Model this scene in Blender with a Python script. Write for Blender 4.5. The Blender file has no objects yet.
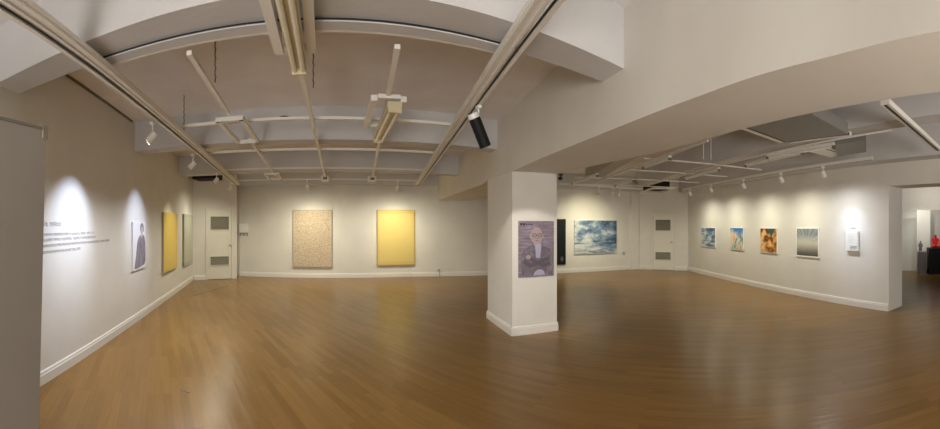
import bpy, bmesh, math, random
from mathutils import Vector, Matrix
random.seed(7)
C = bpy.context.scene.collection
PI = math.pi

# ------------------------------------------------------------------ materials
def mat(name, col, rough=0.6, metal=0.0, spec=0.5):
    m = bpy.data.materials.new(name); m.use_nodes = True
    b = m.node_tree.nodes['Principled BSDF']
    b.inputs['Base Color'].default_value = (*col, 1)
    b.inputs['Roughness'].default_value = rough
    b.inputs['Metallic'].default_value = metal
    b.inputs['Specular IOR Level'].default_value = spec
    return m
def N(m, t, **k):
    n = m.node_tree.nodes.new(t)
    for a, v in k.items(): setattr(n, a, v)
    return n
def L(m, a, b): m.node_tree.links.new(a, b)
def bsdf(m): return m.node_tree.nodes['Principled BSDF']
def ramp(m, stops, src=None, interp='LINEAR'):
    r = N(m, 'ShaderNodeValToRGB'); e = r.color_ramp.elements
    r.color_ramp.interpolation = interp
    e[0].position, e[0].color = stops[0][0], (*stops[0][1], 1)
    e[1].position, e[1].color = stops[-1][0], (*stops[-1][1], 1)
    for p, c in stops[1:-1]:
        x = e.new(p); x.color = (*c, 1)
    if src: L(m, src, r.inputs[0])
    return r
def coords(m, scale=(1,1,1), rot=(0,0,0), loc=(0,0,0)):
    tc = N(m, 'ShaderNodeTexCoord'); mp = N(m, 'ShaderNodeMapping')
    mp.inputs['Scale'].default_value = scale; mp.inputs['Rotation'].default_value = rot
    mp.inputs['Location'].default_value = loc
    L(m, tc.outputs['Object'], mp.inputs[0]); return mp.outputs[0]
def noise(m, vec, scale, detail=4, rough=0.55, dist=0.0):
    n = N(m, 'ShaderNodeTexNoise')
    n.inputs['Scale'].default_value = scale; n.inputs['Detail'].default_value = detail
    n.inputs['Roughness'].default_value = rough; n.inputs['Distortion'].default_value = dist
    L(m, vec, n.inputs['Vector']); return n
def math_n(m, op, a, b=None):
    n = N(m, 'ShaderNodeMath', operation=op)
    for i, v in enumerate((a, b)):
        if v is None: continue
        if isinstance(v, (int, float)): n.inputs[i].default_value = v
        else: L(m, v, n.inputs[i])
    return n.outputs[0]
def mixc(m, fac, a, b, bt='MIX'):
    n = N(m, 'ShaderNodeMix', data_type='RGBA', blend_type=bt)
    if isinstance(fac, (int, float)): n.inputs[0].default_value = fac
    else: L(m, fac, n.inputs[0])
    for i, v in ((6, a), (7, b)):
        if isinstance(v, tuple): n.inputs[i].default_value = (*v, 1)
        else: L(m, v, n.inputs[i])
    return n.outputs[2]
def bump(m, h, strength=0.2, dist=0.01):
    b = N(m, 'ShaderNodeBump'); b.inputs['Strength'].default_value = strength
    b.inputs['Distance'].default_value = dist
    L(m, h, b.inputs['Height']); L(m, b.outputs[0], bsdf(m).inputs['Normal'])

def plaster(name, col, rough=0.75, bs=0.12, scale=22, mott=0.05):
    m = mat(name, col, rough, spec=0.25)
    v = coords(m)
    n1 = noise(m, v, 1.7, 3); n2 = noise(m, v, scale, 6, 0.65)
    lo = tuple(c*(1-mott) for c in col); hi = tuple(min(1, c*(1+mott*0.5)) for c in col)
    r = ramp(m, [(0.3, lo), (0.7, hi)], n1.outputs[0]); L(m, r.outputs[0], bsdf(m).inputs['Base Color'])
    bump(m, n2.outputs[0], bs, 0.01); return m
M_WALL = plaster('wall_paint', (0.74, 0.72, 0.665))
M_CEIL = plaster('ceiling_plaster', (0.85, 0.82, 0.82), 0.85, 0.35, 14, 0.07)
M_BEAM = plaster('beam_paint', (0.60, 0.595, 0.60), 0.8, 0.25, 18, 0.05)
M_TRIM = mat('trim_paint', (0.76, 0.74, 0.69), 0.4)
M_DOOR = mat('door_paint', (0.76, 0.74, 0.66), 0.45)
M_RAIL = mat('rail_white', (0.80, 0.78, 0.73), 0.45)
M_SLOT = mat('slot_black', (0.015, 0.014, 0.013), 0.5)
M_WHITE = mat('white_enamel', (0.85, 0.85, 0.82), 0.35)
M_CREAM = mat('aged_enamel', (0.62, 0.54, 0.36), 0.35)
M_TUBE = mat('fluorescent_glass', (0.86, 0.82, 0.66), 0.15)
M_BLACK = mat('matt_black', (0.010, 0.010, 0.011), 0.55, spec=0.2)
M_DUCT = mat('duct_grey', (0.24, 0.24, 0.22), 0.6)
M_GREY = mat('vent_grey', (0.16, 0.15, 0.12), 0.6)
M_SLAT = mat('slat_grey', (0.34, 0.32, 0.25), 0.5)
M_STEEL = mat('steel', (0.55, 0.54, 0.5), 0.35, 0.9)
M_TEXT = mat('lettering_grey', (0.26, 0.25, 0.25), 0.6)
M_BOARD = mat('board_side', (0.78, 0.77, 0.74), 0.5)
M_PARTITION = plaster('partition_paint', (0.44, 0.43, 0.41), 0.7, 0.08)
M_REDSC = mat('red_lacquer', (0.55, 0.015, 0.02), 0.3)
M_GREYSC = mat('grey_clay', (0.16, 0.17, 0.16), 0.6)
M_PLINTHG = mat('plinth_grey', (0.14, 0.13, 0.12), 0.6)

def floor_mat():
    m = mat('wood_floor', (0.4, 0.25, 0.12), 0.3, spec=0.36)
    v = coords(m, rot=(0, 0, -math.radians(117.4)))   # planks run diagonally
    br = N(m, 'ShaderNodeTexBrick', offset=0.37, squash=1.0)
    for k, x in (('Scale', 1.0), ('Mortar Size', 0.0012), ('Brick Width', 0.9), ('Row Height', 0.075), ('Mortar Smooth', 0.3), ('Bias', 0.0)):
        br.inputs[k].default_value = x
    br.inputs['Color1'].default_value = (0, 0, 0, 1); br.inputs['Color2'].default_value = (1, 1, 1, 1)
    br.inputs['Mortar'].default_value = (0.5, 0.5, 0.5, 1)
    L(m, v, br.inputs['Vector'])
    st = N(m, 'ShaderNodeMapping'); st.inputs['Scale'].default_value = (1.2, 22, 1); L(m, v, st.inputs[0])
    g = noise(m, st.outputs[0], 1.6, 6, 0.65, 0.4)
    big = noise(m, v, 0.6, 3)
    base = ramp(m, [(0.0, (0.232, 0.130, 0.036)), (0.5, (0.265, 0.150, 0.043)), (1.0, (0.300, 0.172, 0.052))], br.outputs['Color'])
    gr = ramp(m, [(0.25, (0.82, 0.80, 0.77)), (0.75, (1.06, 1.05, 1.04))], g.outputs[0])
    c = mixc(m, 1.0, base.outputs[0], gr.outputs[0], 'MULTIPLY')
    bg = ramp(m, [(0.3, (0.88, 0.86, 0.84)), (0.7, (1.06, 1.05, 1.04))], big.outputs[0])
    c = mixc(m, 1.0, c, bg.outputs[0], 'MULTIPLY')
    c = mixc(m, math_n(m, 'MULTIPLY', br.outputs['Fac'], 0.22), c, (0.09, 0.045, 0.018))
    L(m, c, bsdf(m).inputs['Base Color'])
    rr = N(m, 'ShaderNodeMapRange'); rr.inputs['To Min'].default_value = 0.25; rr.inputs['To Max'].default_value = 0.34
    L(m, g.outputs[0], rr.inputs[0]); L(m, rr.outputs[0], bsdf(m).inputs['Roughness'])
    s2 = N(m, 'ShaderNodeMapping'); s2.inputs['Scale'].default_value = (1.1, 9, 1); L(m, v, s2.inputs[0])
    w = noise(m, s2.outputs[0], 1.5, 2, 0.5)
    h = math_n(m, 'ADD', math_n(m, 'MULTIPLY', w.outputs[0], 1.0), math_n(m, 'MULTIPLY', br.outputs['Fac'], -0.03))
    bump(m, h, 0.25, 0.012)
    return m
M_FLOOR = floor_mat()

# ------------------------------------------------------------------ helpers
def link(name, me, parent=None, smooth=False):
    o = bpy.data.objects.new(name, me); C.objects.link(o)
    if parent: o.parent = parent
    if smooth:
        for p in me.polygons: p.use_smooth = True
    return o
def obj(name, bm, m, parent=None, smooth=False):
    bmesh.ops.recalc_face_normals(bm, faces=bm.faces[:])
    me = bpy.data.meshes.new(name); bm.to_mesh(me); bm.free()
    for x in (m if isinstance(m, (list, tuple)) else [m]): me.materials.append(x)
    return link(name, me, parent, smooth)
def box(bm, x0, x1, y0, y1, z0, z1, mi=0, bev=0.0):
    vs = [bm.verts.new(p) for p in ((x0,y0,z0),(x1,y0,z0),(x1,y1,z0),(x0,y1,z0),(x0,y0,z1),(x1,y0,z1),(x1,y1,z1),(x0,y1,z1))]
    fs = [bm.faces.new([vs[i] for i in f]) for f in ((0,3,2,1),(4,5,6,7),(0,1,5,4),(1,2,6,5),(2,3,7,6),(3,0,4,7))]
    for f in fs: f.material_index = mi
    if bev:
        es = list({e for f in fs for e in f.edges})
        r = bmesh.ops.bevel(bm, geom=es, offset=bev, segments=2, affect='EDGES', profile=0.5)
        for f in r['faces']: f.material_index = mi
    return vs
def prism(bm, pts, z0, z1, mi=0):
    lo = [bm.verts.new((x, y, z0)) for x, y in pts]; hi = [bm.verts.new((x, y, z1)) for x, y in pts]
    n = len(pts); fs = [bm.faces.new(lo[::-1]), bm.faces.new(hi)]
    for i in range(n): fs.append(bm.faces.new((lo[i], lo[(i+1) % n], hi[(i+1) % n], hi[i])))
    for f in fs: f.material_index = mi
def bar(bm, a, b, w, h, mi=0):
    """box along a->b, width w (horizontal), height h, a and b at the centre of its underside"""
    a, b = Vector(a), Vector(b); d = (b-a); s = Vector((-d.y, d.x, 0)).normalized()*w/2 if d.xy.length > 1e-5 else Vector((w/2,0,0))
    u = Vector((0, 0, h))
    vs = [bm.verts.new(p) for p in (a-s, a+s, b+s, b-s, a-s+u, a+s+u, b+s+u, b-s+u)]
    for f in ((0,1,2,3),(7,6,5,4),(0,4,5,1),(1,5,6,2),(2,6,7,3),(3,7,4,0)):
        bm.faces.new([vs[i] for i in f]).material_index = mi
def cyl(bm, a, b, r, r2=None, seg=20, mi=0, caps=True):
    a, b = Vector(a), Vector(b); r2 = r if r2 is None else r2
    q = (b-a).to_track_quat('Z', 'Y'); ra, rb = [], []
    for i in range(seg):
        t = 2*PI*i/seg; o = Vector((math.cos(t), math.sin(t), 0))
        ra.append(bm.verts.new(a + q @ (o*r))); rb.append(bm.verts.new(b + q @ (o*r2)))
    for i in range(seg):
        bm.faces.new((ra[i], ra[(i+1) % seg], rb[(i+1) % seg], rb[i])).material_index = mi
    if caps:
        bm.faces.new(ra[::-1]).material_index = mi; bm.faces.new(rb).material_index = mi
def plate(bm, pts, y, th=0.0015, mi=0):
    """flat printed shape in the x-z plane facing -y"""
    lo = [bm.verts.new((x, y, z)) for x, z in pts]; hi = [bm.verts.new((x, y-th, z)) for x, z in pts]
    n = len(pts); fs = [bm.faces.new(lo), bm.faces.new(hi[::-1])]
    for i in range(n): fs.append(bm.faces.new((lo[i], hi[i], hi[(i+1) % n], lo[(i+1) % n])))
    for f in fs: f.material_index = mi
def ell(cx, cz, rx, rz, n=24): return [(cx+rx*math.cos(2*PI*i/n), cz+rz*math.sin(2*PI*i/n)) for i in range(n)]
def thing(name, label, cat, loc=(0,0,0), rz=0.0, group=None):
    o = bpy.data.objects.new(name, None); C.objects.link(o); o.empty_display_size = 0.1
    o.location = loc; o.rotation_euler = (0, 0, rz); tag(o, label, cat, group); return o
def tag(o, label, cat, group=None):
    o['label'] = label; o['category'] = cat
    if group: o['group'] = group
    return o
def struct(name, bm, m, label=None, parent=None, smooth=False):
    o = obj(name, bm, m, parent, smooth)
    if not parent: o['kind'] = 'structure'
    if label: o['label'] = label
    return o
def dup(o, parent=None):
    c = o.copy(); C.objects.link(c); c.parent = parent
    for ch in list(o.children): dup(ch, c)
    return c

# ------------------------------------------------------------------ plan (metres, eye at 0,0,1.55)
H = 3.17; HB = 2.72; HS = 2.30
LW = ((-1.65, -2.5), (-3.63, 9.32)); DL = ((-3.63, 9.32), (-2.53, 9.98)); B0 = ((-2.6, 10.5), (2.6, 10.35))
B1 = ((2.6, 10.35), (5.0, 9.8)); B2 = ((5.0, 9.8), (9.6, 8.05)); DR = ((9.6, 8.05), (10.32, 6.3)); RW = ((10.32, 6.3), (6.37, -0.11))
def wframe(w):
    (ax, ay), (bx, by) = w; d = Vector((bx-ax, by-ay)); return Vector((ax, ay)), d.normalized(), d.length
def wpt(w, s, off=0.0):       # point s metres along the wall, off metres into the room
    a, u, _ = wframe(w); p = a+u*s+Vector((u.y, -u.x))*off; return p
def wang(w):
    _, u, _ = wframe(w); return math.atan2(u.y, u.x)
def wall(name, w, z0=0, z1=H, th=0.14, e0=0.0, e1=0.0, label=None):
    a, u, l = wframe(w); n = Vector((-u.y, u.x)); p, q = a-u*e0, a+u*(l+e1)
    bm = bmesh.new(); prism(bm, [tuple(p), tuple(q), tuple(q+n*th), tuple(p+n*th)], z0, z1); return struct(name, bm, M_WALL, label)
def skirt(name, w, s0=0.0, s1=None, h=0.13):
    a, u, l = wframe(w); s1 = l if s1 is None else s1
    n = Vector((u.y, -u.x)); bm = bmesh.new()
    prof = [(0, 0), (0.020, 0), (0.020, h*0.72), (0.014, h*0.78), (0.016, h*0.84), (0.012, h*0.95), (0.006, h), (0, h)]
    ra, rb = [], []
    for o, z in prof:
        for lst, s in ((ra, s0), (rb, s1)):
            p = a+u*s+n*(o+0.0005); lst.append(bm.verts.new((p.x, p.y, z+0.0005)))
    k = len(prof)
    for i in range(k): bm.faces.new((ra[i], ra[(i+1) % k], rb[(i+1) % k], rb[i]))
    bm.faces.new(ra); bm.faces.new(rb[::-1])
    return struct(name, bm, M_TRIM)

bm = bmesh.new(); box(bm, -5.5, 15, -6.2, 12, -0.12, 0); struct('floor', bm, M_FLOOR, 'brown wood plank floor laid diagonally')
bm = bmesh.new(); box(bm, -5.5, 15, -6.2, 12, H, H+0.15); struct('ceiling', bm, M_CEIL, 'rough pale plaster ceiling')
wall('wall_left', LW, e0=3.5)
wall('wall_back_left', DL, e1=0.0, th=0.6, label='short slanted wall with a louvred door at the left corner')
wall('wall_back', B0, e0=0.5)
wall('wall_back_middle', B1); wall('wall_back_right', B2)
wall('wall_door_right', DR, label='short slanted wall with a louvred door in the right hall')
wall('wall_right', RW, th=0.50)
# door head and continuation of the right wall beyond the opening
a, u, l = wframe(RW); n = Vector((-u.y, u.x)); p = Vector(RW[1])
bm = bmesh.new(); q = p+u*2.4
prism(bm, [tuple(p), tuple(q), tuple(q+n*0.5), tuple(p+n*0.5)], 2.25, H); struct('trim_opening_head', bm, M_WALL, 'wall above the wide opening to the next room')
q2 = p+u*6.2
bm = bmesh.new(); prism(bm, [tuple(q), tuple(q2), tuple(q2+n*0.5), tuple(q+n*0.5)], 0, H); struct('wall_right_near', bm, M_WALL)
bm = bmesh.new(); box(bm, -1.6, 4.0, -5.9, -5.76, 0, H); struct('wall_front', bm, M_WALL)
# next room
bm = bmesh.new(); box(bm, 12.0, 12.14, -6.0, 4.0, 0, H); struct('wall_next_room', bm, M_WALL)
bm = bmesh.new(); box(bm, 9.35, 12.0, 2.6, 2.74, 0, H); struct('wall_next_room_side', bm, M_WALL)
skirt('baseboard_left', LW, -3.0); skirt('baseboard_back_left', DL, 0.02, 0.36); skirt('baseboard_back', B0)
skirt('baseboard_back_middle', B1); skirt('baseboard_back_right', B2)
skirt('baseboard_right', RW); skirt('baseboard_door_right', DR, 0.02, 0.62); skirt('baseboard_door_right_end', DR, 1.43, 1.87)
# the small pilaster in the corner of the right hall
bm = bmesh.new(); p0 = wpt(B2, 4.74, 0); prism(bm, [tuple(wpt(B2, 4.72, 0.002)), tuple(wpt(B2, 4.90, 0.002)), tuple(wpt(DR, 0.16, 0.002)), tuple(wpt(DR, 0.16, 0.06)), tuple(wpt(B2, 4.74, 0.10))], 0, HB)
struct('trim_corner', bm, M_WALL)
# column and long beam
COL = [(2.495, 4.285), (3.175, 4.15), (3.33, 5.2), (2.62, 5.31)]
bm = bmesh.new(); prism(bm, COL, 0, HS); struct('column', bm, M_WALL, 'square white column with skirting carrying the long beam')
for nm, i, j in (('front', 0, 1), ('left', 3, 0), ('right', 1, 2)): skirt('baseboard_column_'+nm, (COL[i], COL[j]), -0.012, (Vector(COL[j])-Vector(COL[i])).length+0.012, 0.125)
FLc = [(3.36, 10.25), (3.2, 8.95), (2.83, 6.0), (2.61, 5.31), (2.49, 4.28), (2.27, 3.2), (2.06, 2.12), (1.83, 1.15), (1.69, 0.68), (1.55, 0.2), (1.34, -0.25), (1.05, -0.85), (0.2, -2.6), (-1.0, -5.7)]
FRc = [(0.0, -5.75), (1.1, -2.8), (1.75, -0.9), (1.97, -0.33), (2.13, 0.0), (2.34, 0.5), (2.58, 1.12), (2.93, 2.1), (3.08, 3.2), (3.19, 4.14), (3.35, 5.2), (3.75, 6.5), (4.3, 9.92)]
def smooth_line(P, n=4):
    out = []
    for k in range(len(P)-1):
        p0, p1, p2, p3 = (Vector(P[max(k-1, 0)]), Vector(P[k]), Vector(P[k+1]), Vector(P[min(k+2, len(P)-1)]))
        for q in range(n):
            t = q/n; out.append(tuple(0.5*((2*p1)+(p2-p0)*t+(2*p0-5*p1+4*p2-p3)*t*t+(3*p1-p0-3*p2+p3)*t**3)))
    out.append(tuple(P[-1])); return out
FL = FLc[:4]+smooth_line(FLc[4:]); FR = smooth_line(FRc[:10])+FRc[10:]
bm = bmesh.new(); prism(bm, FL+FR, HS, H); o = struct('ceiling_beam_long', bm, M_WALL, 'deep white beam running from the back wall over the column', smooth=True); o.data.set_sharp_from_angle(angle=math.radians(25))
# cross beams of the left hall
def fx(y):   # x of the beam's left face at y
    for (x0, y0), (x1, y1) in zip(FL, FL[1:]):
        if y1 <= y <= y0: return x0+(x1-x0)*(y0-y)/(y0-y1)
    return FL[0][0] if y > FL[0][1] else FL[-1][0]
def lx(y): return -1.65-(y+2.5)*1.98/11.82
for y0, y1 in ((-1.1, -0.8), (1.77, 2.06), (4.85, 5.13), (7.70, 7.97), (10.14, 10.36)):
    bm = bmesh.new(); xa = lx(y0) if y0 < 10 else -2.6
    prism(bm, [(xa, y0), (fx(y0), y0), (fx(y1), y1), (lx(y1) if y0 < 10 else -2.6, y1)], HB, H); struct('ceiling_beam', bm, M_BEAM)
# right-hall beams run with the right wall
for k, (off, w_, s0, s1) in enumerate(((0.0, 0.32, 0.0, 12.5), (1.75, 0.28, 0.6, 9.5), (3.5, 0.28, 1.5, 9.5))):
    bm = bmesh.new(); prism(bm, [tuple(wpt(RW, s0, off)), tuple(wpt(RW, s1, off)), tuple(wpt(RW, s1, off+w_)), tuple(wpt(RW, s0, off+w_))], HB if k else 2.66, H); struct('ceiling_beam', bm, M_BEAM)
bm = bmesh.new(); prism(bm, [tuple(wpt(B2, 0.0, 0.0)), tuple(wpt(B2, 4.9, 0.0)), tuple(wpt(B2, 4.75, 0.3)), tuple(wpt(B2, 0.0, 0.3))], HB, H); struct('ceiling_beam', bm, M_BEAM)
bm = bmesh.new(); box(bm, -3.42, -2.75, 8.7, 9.25, 2.76, 3.1, bev=0.01); tag(obj('ceiling_dark_box', bm, M_BLACK), 'black box standing in for the dark void at the ceiling above the left louvred door', 'duct')  # black box added to give the darkness of the void above the door wall
bm = bmesh.new()
pts = [(0.068*math.cos(2*PI*i/24), 0.022*math.sin(2*PI*i/24)) for i in range(24)]
plate(bm, pts, 0, 0.004); o = obj('beam_hole_cover', bm, M_BLACK); o.location = (-0.56, 4.846, 3.03); tag(o, 'small dark oval hole in the face of the ceiling beam', 'hole')

bm = bmesh.new(); a = wpt(LW, 5.35, 0.012); b = wpt(LW, 7.32, 0.012); bar(bm, (a.x, a.y, H-0.022), (b.x, b.y, H-0.022), 0.02, 0.02); struct('trim_left', bm, M_GREY, 'thin dark strip where the left wall meets the ceiling')
# ------------------------------------------------------------------ doors
def louvre_door(idx, w, s, wd, hd, label, vents, handle_side=1):
    p = wpt(w, s, 0.0)
    root = thing('door_%d' % idx, label, 'door', (p.x, p.y, 0), wang(w)); root['kind'] = 'structure'
    hw = wd/2
    bm = bmesh.new(); fw = 0.05
    box(bm, -hw-fw, -hw, -0.035, -0.001, 0, hd+fw, bev=0.004); box(bm, hw, hw+fw, -0.035, -0.001, 0, hd+fw, bev=0.004); box(bm, -hw, hw, -0.035, -0.001, hd, hd+fw, bev=0.004)
    obj('door_frame', bm, M_TRIM, root)
    bm = bmesh.new(); box(bm, -hw+0.004, hw-0.004, -0.022, -0.001, 0.012, hd-0.004, bev=0.003)
    leaf = obj('door_leaf', bm, M_DOOR, root)
    bm = bmesh.new()
    for z0, z1 in ((0.10, 0.36), (0.78, 1.27)):
        for x0, x1, a, b in ((-hw+0.1, hw-0.1, z0, z0+0.012), (-hw+0.1, hw-0.1, z1-0.012, z1), (-hw+0.1, -hw+0.112, z0, z1), (hw-0.112, hw-0.1, z0, z1)):
            box(bm, x0, x1, -0.027, -0.0225, a, b)
    obj('panel_moulding', bm, M_DOOR, leaf)
    for z0, z1 in vents:
        bm = bmesh.new(); box(bm, -hw+0.085, hw-0.085, -0.026, -0.0225, z0, z1)
        v = obj('vent', bm, M_GREY, root)
        bm = bmesh.new(); n_ = int((z1-z0)/0.032)
        for k in range(n_):
            z = z0+0.012+k*(z1-z0-0.02)/n_
            vs = box(bm, -hw+0.095, hw-0.095, -0.040, -0.0265, z, z+0.004)
            for q_ in vs:
                if q_.co.y < -0.03: q_.co.z -= 0.012
        obj('vent_slats', bm, M_SLAT, v)
        bm = bmesh.new()
        for x0, x1, a, b in ((-hw+0.07, hw-0.07, z0-0.015, z0), (-hw+0.07, hw-0.07, z1, z1+0.015), (-hw+0.07, -hw+0.085, z0, z1), (hw-0.085, hw-0.07, z0, z1)):
            box(bm, x0, x1, -0.042, -0.0225, a, b)
        obj('vent_frame', bm, M_DOOR, v)
    bm = bmesh.new(); hx = (hw-0.045)*handle_side
    cyl(bm, (hx, -0.022, 0.98), (hx, -0.034, 0.98), 0.026); cyl(bm, (hx, -0.034, 0.98), (hx, -0.055, 0.98), 0.010); cyl(bm, (hx, -0.055, 0.98), (hx, -0.085, 0.98), 0.024, 0.020)
    obj('door_knob', bm, M_STEEL, root, True)
    return root
louvre_door(1, DL, 0.762, 0.705, 1.985, 'cream door with two dark louvre vents in the left corner', ((0.41, 0.65), (1.42, 1.79)))
louvre_door(2, DR, 1.023, 0.70, 1.91, 'cream door with two louvre vents at the far end of the right hall', ((0.36, 0.61), (1.36, 1.73)))

# ------------------------------------------------------------------ pictures
def art(w, s0, s1, z0, z1, name, label, cat, m, depth=0.04, frame=None, margin=0.0, mside=None, group=None):
    wd, ht = s1-s0, z1-z0; p = wpt(w, (s0+s1)/2, 0.0)
    r = thing(name, label, cat, (p.x, p.y, z0), wang(w), group)
    f = 0.0
    if frame:
        f = 0.012; bm = bmesh.new()
        for a, b, c, d in ((-wd/2, wd/2, 0, f), (-wd/2, wd/2, ht-f, ht), (-wd/2, -wd/2+f, f, ht-f), (wd/2-f, wd/2, f, ht-f)): box(bm, a, b, -depth-0.004, -0.001, c, d)
        obj('frame', bm, frame, r)
    bm = bmesh.new(); box(bm, -wd/2+f, wd/2-f, -depth, -0.001, f, ht-f, 0)
    obj('board' if margin else 'canvas', bm, (mside or M_BOARD), r)
    bm = bmesh.new(); g = f+margin; box(bm, -wd/2+g, wd/2-g, -depth-0.002, -depth-0.0005, g, ht-g)
    obj('print' if margin else 'painted_surface', bm, m, r)
    return r

def m_pink():
    m = mat('speckled_pink', (0.6, 0.5, 0.4), 0.6); v = coords(m)
    vo = N(m, 'ShaderNodeTexVoronoi', feature='F1'); vo.inputs['Scale'].default_value = 30; L(m, v, vo.inputs['Vector'])
    n = noise(m, v, 34, 5, 0.7, 1.5)
    r = ramp(m, [(0.0, (0.30, 0.08, 0.05)), (0.40, (0.42, 0.22, 0.14)), (0.48, (0.56, 0.47, 0.34)), (0.58, (0.64, 0.59, 0.46)), (1.0, (0.72, 0.68, 0.58))], n.outputs[0])
    r2 = ramp(m, [(0.0, (0.75, 0.6, 0.5)), (0.5, (1, 1, 1))], vo.outputs['Distance'])
    L(m, mixc(m, 0.8, r.outputs[0], r2.outputs[0], 'MULTIPLY'), bsdf(m).inputs['Base Color']); bump(m, n.outputs[0], 0.3, 0.004); return m
def m_gold(name, a, b, c, edge):
    m = mat(name, a, 0.55); tc = N(m, 'ShaderNodeTexCoord'); v = coords(m)
    n = noise(m, v, 60, 6, 0.75, 0.6); n2 = noise(m, v, 5, 3)
    r = ramp(m, [(0.35, a), (0.5, b), (0.68, c)], n.outputs[0])
    # plain darker border of the painting itself
    sp = N(m, 'ShaderNodeSeparateXYZ'); L(m, tc.outputs['Generated'], sp.inputs[0])
    ax = math_n(m, 'ABSOLUTE', math_n(m, 'SUBTRACT', sp.outputs[0], 0.5)); az = math_n(m, 'ABSOLUTE', math_n(m, 'SUBTRACT', sp.outputs[2], 0.5))
    mx = math_n(m, 'MAXIMUM', ax, math_n(m, 'ADD', az, 0.015))
    k = math_n(m, 'GREATER_THAN', mx, 0.455)
    cc = mixc(m, k, r.outputs[0], edge)
    L(m, cc, bsdf(m).inputs['Base Color']); bump(m, n.outputs[0], 0.3, 0.004); return m
def m_sea(name='sea_clouds', sc=1.0, seed=0.0, w=1.52):
    m = mat(name, (0.2, 0.3, 0.5), 0.5); v = coords(m, (1.0, 1.0, 1.7), loc=(seed, seed, 0))
    n = noise(m, v, 2.2*sc, 12, 0.62, 0.25); n2 = noise(m, coords(m, (1, 1, 4.5), loc=(seed, 2, 0)), 1.8*sc, 8, 0.6, 0.1)
    tc = N(m, 'ShaderNodeTexCoord'); sp = N(m, 'ShaderNodeSeparateXYZ'); L(m, tc.outputs['Generated'], sp.inputs[0])
    lo = math_n(m, 'LESS_THAN', sp.outputs[2], 0.34)
    f = mixc(m, lo, n.outputs[0], n2.outputs[0])
    g = math_n(m, 'SUBTRACT', f, math_n(m, 'MULTIPLY', math_n(m, 'SUBTRACT', math_n(m, 'ADD', sp.outputs[0], sp.outputs[2]), 0.95), 0.09))
    r = ramp(m, [(0.36, (0.04, 0.08, 0.15)), (0.44, (0.10, 0.17, 0.28)), (0.51, (0.22, 0.31, 0.42)), (0.57, (0.48, 0.54, 0.57)), (0.66, (0.68, 0.70, 0.66))], g)
    L(m, r.outputs[0], bsdf(m).inputs['Base Color']); return m
def m_art(name, stops, scale=(1,1,1), ns=3.0, dist=1.0, loc=(0,0,0)):
    m = mat(name, (0.5, 0.5, 0.5), 0.4); v = coords(m, scale, loc=loc)
    n = noise(m, v, ns, 7, 0.6, dist)
    r = ramp(m, stops, n.outputs[0]); L(m, r.outputs[0], bsdf(m).inputs['Base Color']); return m, r
def m_blueburst():
    m, r = m_art('colour_burst', [(0.32, (0.03, 0.07, 0.05)), (0.41, (0.14, 0.30, 0.26)), (0.48, (0.55, 0.62, 0.55)), (0.54, (0.80, 0.66, 0.50)), (0.64, (0.72, 0.34, 0.12)), (0.75, (0.25, 0.08, 0.03))], (1.6, 1, 1.0), 5.0, 0.5)
    tc = N(m, 'ShaderNodeTexCoord'); sp = N(m, 'ShaderNodeSeparateXYZ'); L(m, tc.outputs['Generated'], sp.inputs[0])
    n2 = noise(m, coords(m, loc=(3, 1, 2)), 3.2, 4, 0.5)
    f = math_n(m, 'ADD', math_n(m, 'ADD', math_n(m, 'MULTIPLY', sp.outputs[2], 1.3), math_n(m, 'MULTIPLY', sp.outputs[0], 0.35)), math_n(m, 'MULTIPLY', n2.outputs[0], 0.9))
    k = ramp(m, [(0.0, (0, 0, 0)), (0.76, (0, 0, 0)), (0.90, (1, 1, 1)), (1.0, (1, 1, 1))], math_n(m, 'MULTIPLY', f, 0.5))
    L(m, mixc(m, k.outputs[0], r.outputs[0], (0.03, 0.20, 0.50)), bsdf(m).inputs['Base Color']); return m
def m_fire():
    m, r = m_art('fire_clouds', [(0.36, (0.05, 0.018, 0.01)), (0.45, (0.26, 0.09, 0.02)), (0.52, (0.66, 0.32, 0.07)), (0.60, (0.80, 0.60, 0.30)), (0.70, (0.45, 0.17, 0.04))], (1, 1, 1.2), 4.5, 0.3, (5, 2, 1))
    tc = N(m, 'ShaderNodeTexCoord'); sp = N(m, 'ShaderNodeSeparateXYZ'); L(m, tc.outputs['Generated'], sp.inputs[0])
    d = math_n(m, 'ADD', math_n(m, 'MULTIPLY', math_n(m, 'ABSOLUTE', math_n(m, 'SUBTRACT', sp.outputs[0], 0.68)), 1.5), math_n(m, 'MULTIPLY', math_n(m, 'SUBTRACT', 1.0, sp.outputs[2]), 0.95))
    k = ramp(m, [(0.0, (1, 1, 1)), (0.33, (1, 1, 1)), (0.42, (0, 0, 0)), (1.0, (0, 0, 0))], d)
    L(m, mixc(m, k.outputs[0], r.outputs[0], (0.04, 0.09, 0.09)), bsdf(m).inputs['Base Color']); return m
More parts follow.
